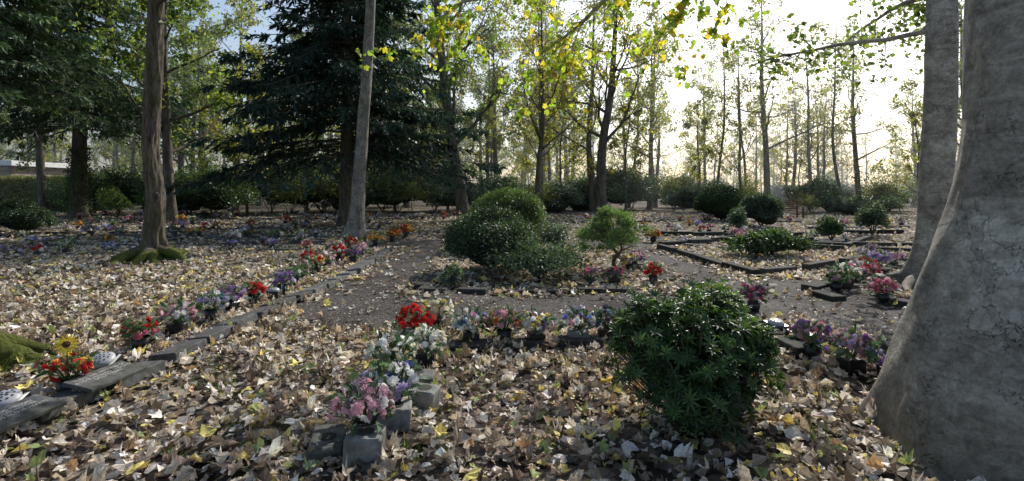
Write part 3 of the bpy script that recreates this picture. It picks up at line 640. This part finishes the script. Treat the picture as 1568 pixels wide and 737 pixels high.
for x,y,r,cols,pot in [(-3.42,3.95,.15,['red','orange','yellow','red','green'],'r'),(-3.63,5.0,.14,['red','green','green','hot'],'r'),(-3.6,5.5,.17,['pink','white','mauve'],'black'),(-3.55,6.05,.16,['green','white','teal','lilac'],'r'),
    (-3.6,6.55,.17,['purple','lilac','mauve'],'black'),(-3.5,6.95,.14,['red','red'],'r'),(-3.5,7.8,.17,['purple','lilac','lilac'],'r'),(-3.6,8.5,.16,['green','white','green'],'r'),(-3.75,9.2,.15,['white','green','pink'],'r'),
    (-3.8,9.9,.18,['yellow','white','red'],'black'),(-3.84,10.6,.16,['pink','white'],'r'),(-3.85,11.4,.2,['red','white','red'],'black'),(-4.4,12.6,.2,['pink','yellow','white'],'r'),(-4.2,13.2,.22,['red','red','white'],'black'),(-3.45,11.1,.16,['purple','dark'],'r'),
    (-3.9,14.6,.2,['orange','yellow'],'r'),(-3.6,15.4,.22,['red','yellow','orange'],'r'),(-3.4,16.4,.25,['yellow','red'],'r'),(-3.6,12.2,.17,['white','pink'],'r'),(-4.3,10.9,.16,['hot','red'],'r'),
    (-1.05,5.5,.19,['red','red','red'],'stone'),(-.87,5.95,.18,['cream','yellow','white'],'black'),(-1.04,4.4,.2,['white','cream','white','olive','white'],'stone'),(-.8,4.75,.17,['white','white','cream'],'black'),(-.9,3.12,.17,['pink','pink','mauve','white'],'none'),(-.82,3.5,.19,['white','blue','white','lilac','green'],'none'),
    (-.43,5.38,.17,['white','green','white','blue','pink'],'black'),(-.08,5.4,.17,['mauve','pink','orange','green'],'r'),(.25,5.32,.17,['yellow','purple','white','white'],'black'),(.7,5.42,.18,['blue','white','lilac','white','pink'],'stone'),(1.03,5.5,.17,['teal','dark','green'],'black'),
    (3.12,6.6,.18,['hot','mauve','dark'],'r'),(2.85,4.85,.17,['purple','mauve','hot','green'],'r'),(2.98,4.5,.19,['pink','lilac','mauve','purple','green'],'black'),(3.12,4.25,.15,['teal','purple','lilac','green'],'r'),
    (1.3,8.4,.14,['hot','mauve'],'r'),(1.7,8.5,.14,['dark','hot'],'black'),(2.4,8.7,.16,['red','red'],'r'),(2.3,10,.18,['white','yellow','mauve'],'r'),(2.5,10.4,.17,['purple','pink'],'r'),(4.2,15.2,.2,['red','yellow'],'r'),
    (5.25,8.1,.2,['green','white','cream'],'black'),(5.0,7.9,.16,['green','mauve'],'r'),(5.95,8.5,.18,['red','hot','pink'],'r'),(5.15,7.1,.17,['pink','hot'],'r'),(7.0,9.8,.2,['purple','lilac'],'r'),(6.2,9.2,.18,['mauve','white'],'r'),(5.6,8.5,.17,['hot','white'],'r'),(7.6,10.2,.18,['pink','lilac'],'r'),(6.6,9.6,.17,['red','pink'],'r'),(5.4,7.5,.15,['white','pink'],'r')]:
    z=float(H(x,y)); hp=.14
    if pot=='none': z+=.13; hp=.06; pot='r'
    o=bouquet_mb(cols,r,int(50*(r/.16)**2),.06,pot,hp).obj('flower_bouquet',BM,(x,y,z)); o.rotation_euler[2]=R.uniform(-.2,.2)
mb=MB(); 
n=16; a=np.linspace(0,6.28,n,endpoint=False); c=np.array([-3.36,3.86,.43]); nv=nz(np.array([.5,-.75,.4])); u=nz(np.cross(nv,[0,0,1])); w=np.cross(nv,u)
X=np.cos(a)[:,None]*u+np.sin(a)[:,None]*w
scatter(mb,*LA,c+X*.02,X+nv*.1,np.repeat(nv[None],n,0),np.full(n,.06),pick([(.9,.65,.06)],n),0)
mb.add(np.vstack([c+nv*.018,c+X*.026+nv*.008]),[[0,1+i,1+(i+1)%n] for i in range(n)],(.1,.05,.02)); tube(mb,[c,c-np.array([.03,-.05,.2]),c-np.array([.05,-.08,.4])],[.005]*3,5,(.08,.13,.04)); mb.obj('sunflower',[M_petal])

FB=[bouquet_mb(c,.165,24,.082,'r',.12,28).mesh('bouquet_far',BM) for c in (['red','hot','white','red'],['pink','white','green'],['purple','lilac','green'],['yellow','orange','olive'],['white','cream','green'],['mauve','hot','pink'],['lilac','white','blue'],['white','white','pink'],['mauve','lilac','green'],['red','olive','pink'],['green','dark','white'],['lilac','white','mauve'])]
kerbs=[]
rows=[((-12.5,12.2),(-9.2,12.2),.5),((-14,14.3),(-10.2,14.3),.55),((-7.6,13.4),(-5.2,13.2),.5),((-16.5,17.2),(-5,17),.58),((-8.5,15.2),(-5.2,15),.5),((-19.5,20.3),(-5,20.3),.58),((-23,23.6),(-5.5,23.6),.52),((-24,27),(-3,27),.5),((-26,30),(-1,30),.4),((-18,18.6),(-12,18.6),.45),
      ((-2.3,19),(-.8,21),.3),((4.4,14.8),(6,13.6),.5),((4.6,18),(9,18.4),.5),((5,21.5),(9,21.8),.45),((6,25),(16,25),.35),((12,21),(18,21.5),.35),((7,15.5),(11,15.2),.35),((8.3,11.6),(9.5,13),.5),((3,24),(5,27),.4)]
for (a,b,p) in rows:
    a=np.array(a,float);b=np.array(b,float);L=np.linalg.norm(b-a); kerbs.append((a,b))
    for s in np.arange(0,L,.42):
        if R.random()<p:
            q=a+(b-a)*s/L+R.normal(0,.2,2)
            place(FB[R.integers(0,12)],'flower_bouquet',(q[0],q[1]+.25,float(H(*q))),R.uniform(0,6.28),R.uniform(.65,1.25))

# ---------------------------------------------------------------- memorial kerbs and slabs
def kerb(mb,a,b,L=.46,w=.2,h=.07,tilt=0,skip=.06,jit=.02,z=.03):
    a=np.array(a,float);b=np.array(b,float);D=np.linalg.norm(b-a);ang=math.atan2(b[1]-a[1],b[0]-a[0]);n=max(1,int(D/(L+.012)))
    for i in range(n):
        if R.random()<skip: continue
        q=a+(b-a)*(i+.5)/n+R.normal(0,jit,2)
        g=R.uniform(.6,1.3); box(mb,(q[0],q[1],float(H(*q))+z+R.uniform(-.01,.01)),(L*R.uniform(.93,1),w,h),ang+R.normal(0,.025),(tilt+R.normal(0,.03),R.normal(0,.02)),(g,g,g*1.01),0,.008)
mb=MB()
for s,e in [((-3.42,2.9),(-3.15,4.5)),((-3.15,4.55),(-3.0,9.6)),((-3.0,9.7),(-3.25,13.5))]: kerb(mb,s,e,.46,.26,.09,-.12,0.0,.015,.05)
mb.obj('memorial_kerb',[M_slate])
mb=MB()
for s,e in [((-1.5,8.05),(-.3,7.85)),((-.1,8.0),(2.0,8.05)),((2.1,8.2),(2.7,8.7)),((-1.45,8.1),(-1.45,9.6)),((2.7,8.8),(2.6,11.5))]: kerb(mb,s,e,.46,.26,.08,0,.1,.03)
mb.obj('memorial_kerb',[M_dark])
mb=MB()
for s,e in [((4.5,9.3),(4.0,13.9)),((4.5,9.3),(8.0,11.5)),((7.2,13.6),(10.3,12.4)),((10.3,12.4),(11.8,14)),((6.2,15.5),(7.6,15.2)),((4,14),(7,16)),((7.0,14.6),(13,13.6)),((5,17.3),(14,18.3)),((9,13.8),(11.5,16.5))]: kerb(mb,s,e,1.1,.16,.16,0,.02,.02,.06)
for s,e in [((4.6,7.7),(4.85,6.3)),((4.62,7.9),(9.2,11.4)),((5.2,7.0),(5.8,6.2))]: kerb(mb,s,e,.46,.24,.1,0,.1,.03)
mb.obj('memorial_kerb',[M_dark])
mb=MB()
for s,e in [((2.78,6.9),(2.85,4.9)),((-.65,5.25),(1.5,5.35)),((-1.15,5.7),(-.98,4.9))]: kerb(mb,s,e,.46,.22,.08,0,.05,.02)
mb.obj('memorial_kerb',[M_dark])
mb=MB()
for a,b in kerbs: kerb(mb,a,b,.46,.2,.09,0,.3,.04)
mb.obj('memorial_kerb',[M_slate])

def text(s,loc,size,rot,parent):
    c=bpy.data.curves.new('lettering','FONT'); c.body=s; c.size=size; c.align_x='CENTER'; c.extrude=.0008; c.materials.append(M_letter)
    o=bpy.data.objects.new('lettering',c); COL.objects.link(o); o.location=loc; o.rotation_euler=rot; o.parent=parent
for x,y,s in [(-3.28,3.35,'IN LOVING MEMORY\nOF A DEAR MOTHER\nALWAYS IN OUR HEARTS'),(-3.2,4.02,'TREASURED MEMORIES OF\nA DEAR HUSBAND AND DAD\nSADLY MISSED')]:
    e=empty('memorial_plaque',(x+.02,y,.135+float(H(x,y))))
    e.rotation_euler=(math.radians(10),0,math.radians(84))
    mb=MB(); box(mb,(0,0,0),(.5,.25,.025),mat=0,bev=.006); mb.obj('slab',[M_slate],parent=e)
    text(s,(0,.05,.0135),.036,(0,0,0),e)

def lidded(x,y,z=0,rz=0,r=.085,tilt=0):
    mb=MB(); box(mb,(0,0,.055),(.21,.21,.13),bev=.012)
    th=np.linspace(0,2*np.pi,24,endpoint=False); prof=[(r,.12),(r,.135),(r*.8,.15),(r*.5,.16),(.001,.165)]
    v=[(q*math.cos(t),q*math.sin(t),zz) for q,zz in prof for t in th]
    mb.add(v,[[a*24+j,a*24+(j+1)%24,a*24+24+(j+1)%24,a*24+24+j] for a in range(4) for j in range(24)],(1,1,1),1,True)
    for rr,m in ((0,1),(.3,6),(.62,11)):  # no real holes: black discs paint the dark inside them
        for i in range(m):
            a=2*math.pi*i/m; px,py=rr*r*math.cos(a),rr*r*math.sin(a); zz=float(np.interp(rr,[0,.5,.8],[.1665,.162,.152]))
            t8=np.linspace(0,2*np.pi,9)[:-1]
            mb.add([(px,py,zz)]+[(px+.0085*math.cos(t),py+.0085*math.sin(t),zz+ .15*(-1 if rr else 0)*(.0085*math.cos(t-a))) for t in t8],[[0,1+j,1+(j+1)%8] for j in range(8)],(0,0,0),0)
    o=mb.obj('grave_flower_holder',[M_black,M_lid],(x,y,float(H(x,y))+z)); o.rotation_euler=(tilt,0,rz)
lidded(-3.5,4.4,.02,.1,.1,.35); lidded(-3.55,3.6,.02,.2,.1,.3); lidded(2.9,5.65,0,.2,.085,.15); lidded(2.98,5.3,0,.1,.085,.1)
lidded(-3.45,7.4,0,.2); 
def block(x,y,sx,sy,sz,rz,mat=M_stone,slab=False):
    mb=MB(); box(mb,(0,0,sz/2-.02),(sx,sy,sz),bev=.01)
    b=sx*.33
    if slab: box(mb,(0,0,sz-.005),(sx*1.12,sy*1.12,.03),col=(.5,.5,.5),bev=.006)
    th=np.linspace(0,2*np.pi,16,endpoint=False); z=sz-.018+(.03 if slab else 0)
    mb.add([(0,0,z)]+[(b*.8*math.cos(t),b*.8*math.sin(t),z) for t in th],[[0,1+j,1+(j+1)%16] for j in range(16)],(.15,.15,.15))
    o=mb.obj('stone_vase',[mat],(x,y,float(H(x,y)))); o.rotation_euler=(0,.04,rz)
block(-.86,2.98,.21,.2,.2,.1); block(-1.12,3.1,.2,.36,.11,.25,M_slate); block(-.8,3.48,.22,.2,.16,.15); block(-.66,3.85,.2,.18,.15,-.2); block(-.78,4.1,.26,.18,.14,.1,M_stone,True); block(-.98,3.85,.2,.3,.1,.15,M_slate)
e=empty('iron_lantern',(2.35,7.0,float(H(2.35,7)))); mb=MB()
for sx in(-1,1):
    for sy in(-1,1): tube(mb,[(sx*.05,sy*.05,.05),(sx*.06,sy*.06,.18)],[.006,.006],5)
box(mb,(0,0,.04),(.15,.15,.03)); box(mb,(0,0,.22),(.17,.17,.07),taper=.25,bev=.004)
mb.obj('lantern_body',[M_iron],parent=e)
mb=MB(); tube(mb,[(.1,0,0),(.1,0,.36),(.08,0,.41),(.03,0,.42),(0,0,.37),(0,0,.25)],[.006]*6,6); mb.obj('hook_stand',[M_iron],parent=e)
e=empty('park_bench',(15.2,28,0)); e.rotation_euler=(0,0,.25)
def part(nm,bs):
    mb=MB()
    for c,s in bs: box(mb,c,s,bev=.006)
    mb.obj(nm,[M_wood],parent=e)
part('seat',[((0,-.18+.1*i,.43),(1.4,.08,.03)) for i in range(4)])
part('backrest',[((0,.2+.01*i,.55+.11*i),(1.4,.03,.08)) for i in range(4)])
for i,(x,y,h) in enumerate([(-.68,-.2,.62),(.68,-.2,.62),(-.68,.22,.95),(.68,.22,.95)]): part('leg_%d'%(i+1),[((x,y,h/2),(.07,.07,h))])
part('armrest_1',[((-.68,0,.64),(.08,.5,.035))]); part('armrest_2',[((.68,0,.64),(.08,.5,.035))])
e=empty('brick_building',(-52,50,0))
def bpart(nm,bs,mat):
    mb=MB()
    for c,s in bs: box(mb,c,s,bev=.02)
    mb.obj(nm,[mat],parent=e)
bpart('walls',[((0,0,1.85),(14,8,3.7))],stonemat('pale_brick',(.3,.23,.19),(.45,.37,.31),.9,3))
bpart('roof',[((0,0,3.95),(15,9,.45))],plain('white_fascia',(.8,.8,.78),.6)); 
bpart('windows',[((-4+4*i,-4.02,2.4),(2.4,.1,1.1)) for i in range(3)]+[((7.02,-1,2.2),(.1,2,1.3))],plain('dark_glass',(.03,.035,.04),.15))

# ---------------------------------------------------------------- morning haze in the woodland
mb=MB(); box(mb,(0,99,12),(340,140,25),bev=.5)
m=bpy.data.materials.new('haze'); m.use_nodes=True; N=m.node_tree.nodes; L=m.node_tree.links; N.remove(N['Principled BSDF'])
vs=N.new('ShaderNodeVolumeScatter'); vs.inputs['Color'].default_value=(.86,.94,1,1); vs.inputs['Density'].default_value=.0036; vs.inputs['Anisotropy'].default_value=.62
L.new(vs.outputs[0],N['Material Output'].inputs['Volume']); mb.obj('haze',[m])

# ---------------------------------------------------------------- light, sky, camera
AZ,EL=math.radians(31),math.radians(37)
w=bpy.data.worlds.new('World'); scene.world=w; w.use_nodes=True; N=w.node_tree.nodes; L=w.node_tree.links
sky=N.new('ShaderNodeTexSky'); sky.sky_type='NISHITA'; sky.sun_disc=False; sky.sun_elevation=EL; sky.sun_rotation=AZ
sky.dust_density=2.2; sky.air_density=1.15; sky.ozone_density=2.2
L.new(sky.outputs[0],N['Background'].inputs[0]); N['Background'].inputs[1].default_value=.15
sd=bpy.data.lights.new('sun','SUN'); sd.energy=5; sd.angle=math.radians(.5); sd.color=(1,.97,.92)
so=bpy.data.objects.new('sun',sd); COL.objects.link(so)
s=Vector((math.sin(AZ)*math.cos(EL),math.cos(AZ)*math.cos(EL),math.sin(EL))); so.rotation_euler=s.to_track_quat('Z','Y').to_euler(); so.location=(20,30,30)
cd=bpy.data.cameras.new('camera'); cam=bpy.data.objects.new('camera',cd); COL.objects.link(cam)
cam.location=(0,0,1.6); cam.rotation_euler=(math.radians(90),0,0); cd.sensor_width=36; cd.lens=18; cd.shift_y=-.05; cd.clip_end=1500; cd.clip_start=.05
scene.camera=cam
scene.view_settings.view_transform='Standard'; scene.view_settings.look='None'; scene.view_settings.exposure=0
